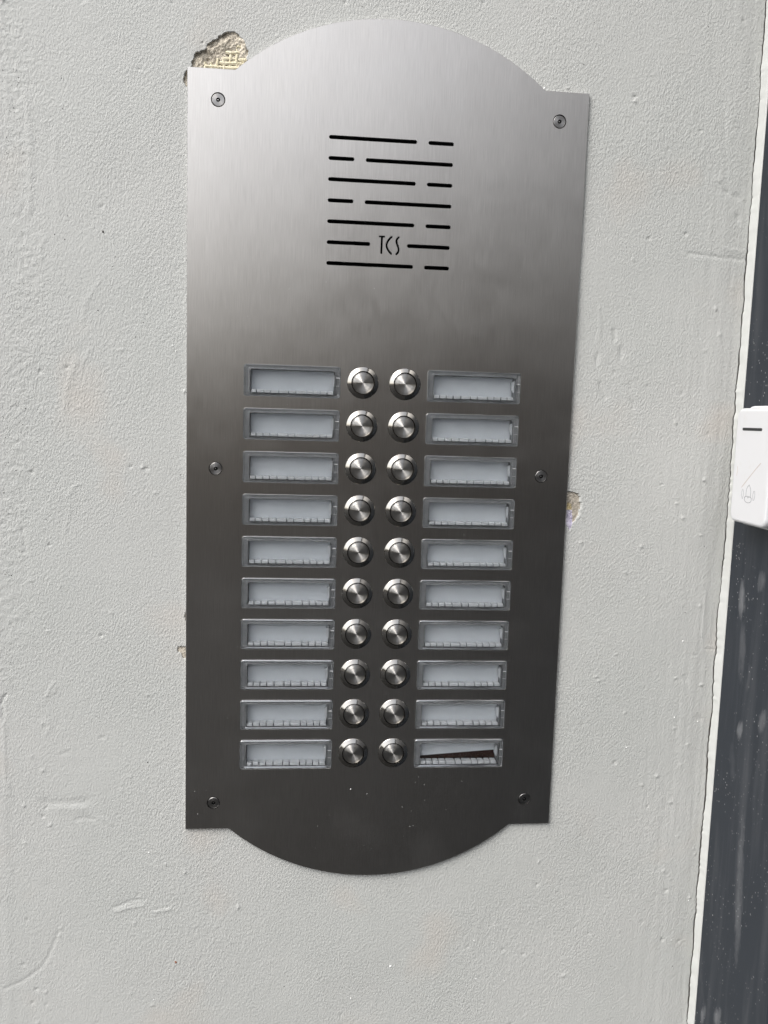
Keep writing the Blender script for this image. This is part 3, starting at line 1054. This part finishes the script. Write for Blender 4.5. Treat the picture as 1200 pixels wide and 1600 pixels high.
# push buttons
bm = bmesh.new()
lathe(bm, [(10.95, 0.0), (10.95, 0.5), (10.75, 0.7), (8.15, 2.0), (7.95, 2.0), (7.85, 0.3)], 64)
btn = from_bm("push_button", bm, M_BEZEL, panel)
bm = bmesh.new()
lathe(bm, [(7.42, 0.2), (7.42, 1.15), (7.25, 1.3)], 64, 0)
lathe(bm, [(7.25, 1.3), (5.0, 1.5), (2.5, 1.72), (0.0, 1.95)], 64, 0)
bmesh.ops.remove_doubles(bm, verts=[v_ for v_ in bm.verts if v_.co.y < -1.29 * MM], dist=1e-7)
cap = from_bm("button_cap", bm, M_CAP, btn)
gap = bmesh.new()
lathe(gap, [(7.95, 0.4), (7.3, 0.4)], 32, 0)
from_bm("cap_gap", gap, M_BLACK, btn)
first = True
for z in rowz:
    for sx in (-1, 1):
        o = btn if first else dup(btn, panel)
        first = False
        o.location = V(sx * BX, YF, z)
        o.rotation_euler = (0, random.uniform(0, 6.28), 0)

# name plates
def loops_mesh(loops, bm, mat=0, cap=True, smooth=False):
    prev = None
    for x0, x1, z0, z1, r, h in loops:
        ring = [bm.verts.new(V(x, -h, z)) for x, z in rrect(x0, x1, z0, z1, r, 4)]
        if prev:
            for i in range(len(ring)):
                j = (i + 1) % len(ring)
                f = bm.faces.new((prev[i], prev[j], ring[j], ring[i]))
                f.material_index = mat
                f.smooth = smooth
        prev = ring
    if cap:
        f = bm.faces.new(prev)
        f.material_index = mat


DEP = -6.0                                                     # card plane below the plate front
TOP = 1.7                                                      # cover thickness above it
hw, hh = PW / 2, PH / 2
# tray: flange on the plate and walls going down to the card
bm = bmesh.new()
loops_mesh([(WX0, WX1, WZ0, WZ1, 1.0, 0.45), (WX0 + .1, WX1 - .1, WZ0 + .1, WZ1 - .1, 1.0, DEP - 2.3)], bm, 3, False)
for f in bm.faces:
    f.normal_flip()
f_ = bm.faces.new([bm.verts.new(V(x, -DEP + 2.2, z)) for x, z in rrect(WX0 - .5, WX1 + .5, WZ0 - .5, WZ1 + .5, 1.0, 4)])
f_.material_index = 2
# latch on the right wall
x1 = WX1 - .1
q = [(x1, 5.2), (x1 - 1.6, 4.4), (x1 - 1.6, -1.0), (x1 - .6, -2.6), (x1, -3.0)]
A = [bm.verts.new(V(x, 3.8, z)) for x, z in q]
Bq = [bm.verts.new(V(x, 0.6, z)) for x, z in q]
bm.faces.new(list(reversed(Bq)))
for i in range(5):
    j = (i + 1) % 5
    bm.faces.new((A[i], A[j], Bq[j], Bq[i]))
bmesh.ops.recalc_face_normals(bm, faces=bm.faces[:])
loops_mesh([(-hw + .25, hw - .25, -hh + .25, hh - .25, 1.4, 0.03), (WX0 - .05, WX1 + .05, WZ0 - .05, WZ1 + .05, 1.0, 0.035)], bm, 1, False)
tray = from_bm("name_plate", bm, [M_TRAY, M_FLANGE, M_BROWNBOX, M_WALLS], panel)
# clear cover: one solid acrylic moulding, bevelled round the front, hollowed at the back over the window
bm = bmesh.new()
b0 = 0.06
loops_mesh([(WX0 - 1.2, WX1 + 1.0, WZ0 - .5, WZ1 + .9, 1.0, TOP - .75),
            (WX0 - 1.0, WX1 + .8, WZ0 - .3, WZ1 + .7, 1.0, b0),
            (-hw + 1.3, hw - 1.3, -hh + 1.2, hh - 1.2, 1.0, b0), (-hw + 1.2, hw - 1.2, -hh + 1.1, hh - 1.1, 1.0, b0 + .35),
            (-hw + 1.0, hw - 1.0, -hh + .9, hh - .9, 1.0, b0 + .35), (-hw + .9, hw - .9, -hh + .8, hh - .8, 1.1, b0),
            (-hw, hw, -hh, hh, 1.6, b0), (-hw, hw, -hh, hh, 1.6, TOP - .55), (-hw + .12, hw - .12, -hh + .12, hh - .12, 1.55, TOP - .22),
            (-hw + .32, hw - .32, -hh + .32, hh - .32, 1.45, TOP - .06), (-hw + .65, hw - .65, -hh + .65, hh - .65, 1.3, TOP)], bm, 0, True)
bm.faces.ensure_lookup_table()
n_ = 20
bm.verts.ensure_lookup_table()
bm.faces.new([bm.verts[i] for i in reversed(range(n_))])
bmesh.ops.remove_doubles(bm, verts=bm.verts[:], dist=1e-7)
bmesh.ops.recalc_face_normals(bm, faces=bm.faces[:])
for zz_ in (3.2, -2.2):
    add_box(bm, (WX1 + 1.2, -TOP + .02, zz_ - .16), (hw - .5, -TOP - .08, zz_ + (.2 if zz_ > 0 else -0.02)), 1)
cover = from_bm("clear_cover", bm, [M_RIM, M_TICK], tray)
# card
bm = bmesh.new()
add_box(bm, (WX0 + .3, -DEP, WZ0 + .2), (WX1 - .3, -DEP + .5, WZ1 - .2))
card = from_bm("paper_card", bm, M_CARD, tray)
# clear teeth along the lower edge
gaps = [0, 48, 103, 158, 218, 298, 353, 437, 490, 545, 597, 650]
tot = 650.0
for a, b in zip(gaps[:-1], gaps[1:]):
    xa = WX0 + .3 + (WX1 - WX0 - .6) * a / tot + 0.34
    xb = WX0 + .3 + (WX1 - WX0 - .6) * b / tot - 0.34
    bm = bmesh.new()
    add_box(bm, (xa, -0.3, WZ0 + .2), (xb, 5.8, WZ0 + 2.4))
    bmesh.ops.bevel(bm, geom=bm.edges[:], offset=0.3 * MM, segments=1, affect='EDGES')
    from_bm("plastic_tooth", bm, M_TOOTH, tray)
for k, (cx, cz) in enumerate(plates):
    o = tray if k == 0 else dup(tray, panel)
    o.location = V(cx, YF, cz)
    if k == len(plates) - 1:
        last = o
for ch in list(last.children):
    if ch.name.startswith('paper_card'):
        bm = bmesh.new()
        q = [(WX0 + .3, -4.2), (WX1 - .5, 0.1), (WX1 - .5, WZ1 - .2), (WX0 + .3, WZ1 - .2)]
        A = [bm.verts.new(V(x, -DEP, z)) for x, z in q]
        Bq = [bm.verts.new(V(x, -DEP + .5, z)) for x, z in q]
        bm.faces.new(A)
        bm.faces.new(list(reversed(Bq)))
        for i in range(4):
            j = (i + 1) % 4
            bm.faces.new((A[j], A[i], Bq[i], Bq[j]))
        bmesh.ops.recalc_face_normals(bm, faces=bm.faces[:])
        me = bpy.data.meshes.new("slipped_card")
        bm.to_mesh(me)
        bm.free()
        me.materials.append(M_CARD)
        ch.data = me
        ch['label'] = 'card slipped upwards leaving a dark wedge below it'
last['label'] = 'name plate at the bottom right with its card slipped up'

# ------------------------------------------------------------------ the low building opposite, which the steel mirrors
house = bpy.data.objects.new("house", None)
COL.objects.link(house)
house.location = (0, -14, GZ * MM)
tag(house, 'plain brown rendered house standing across the street behind the viewer', 'house')
def facade(root, x0, x1, h, mw):
    bm = bmesh.new()
    add_box(bm, (x0, -5000, 0), (x1, 0, h))
    from_bm("house_wall", bm, mw, root)
    bm = bmesh.new()
    vs = [bm.verts.new(V(x, y, z)) for x, y, z in ((x0, 300, h), (x1, 300, h), (x1, -5300, h), (x0, -5300, h), (x0 + 900, -2500, h + 1100), (x1 - 900, -2500, h + 1100))]
    for f in ((0, 1, 5, 4), (2, 3, 4, 5), (1, 2, 5), (3, 0, 4), (3, 2, 1, 0)):
        bm.faces.new([vs[i] for i in f])
    from_bm("roof", bm, M_ROOF, root)


facade(house, -2300, 11000, 5600, M_RENDER)
bm = bmesh.new()
add_box(bm, (-600, 3, 0), (600, 60, 1500))
win = from_bm("window", bm, M_WINDOW, house, (-500, 0, 1100))
for k in range(1, 4):
    dup(win, house, (-500 + 3000 * k, 0, 1100))
added_house = bpy.data.objects.new("house", None)  # unseen, added to brighten the left edge of the mirrored street
COL.objects.link(added_house)
added_house.location = (0, -14, GZ * MM)
tag(added_house, 'pale cream rendered house across the street, left of the brown one', 'house')
facade(added_house, -16000, -2500, 2300, M_CREAM)
for k in range(4):
    dup(win, added_house, (-14000 + 3000 * k, 0, 1100))
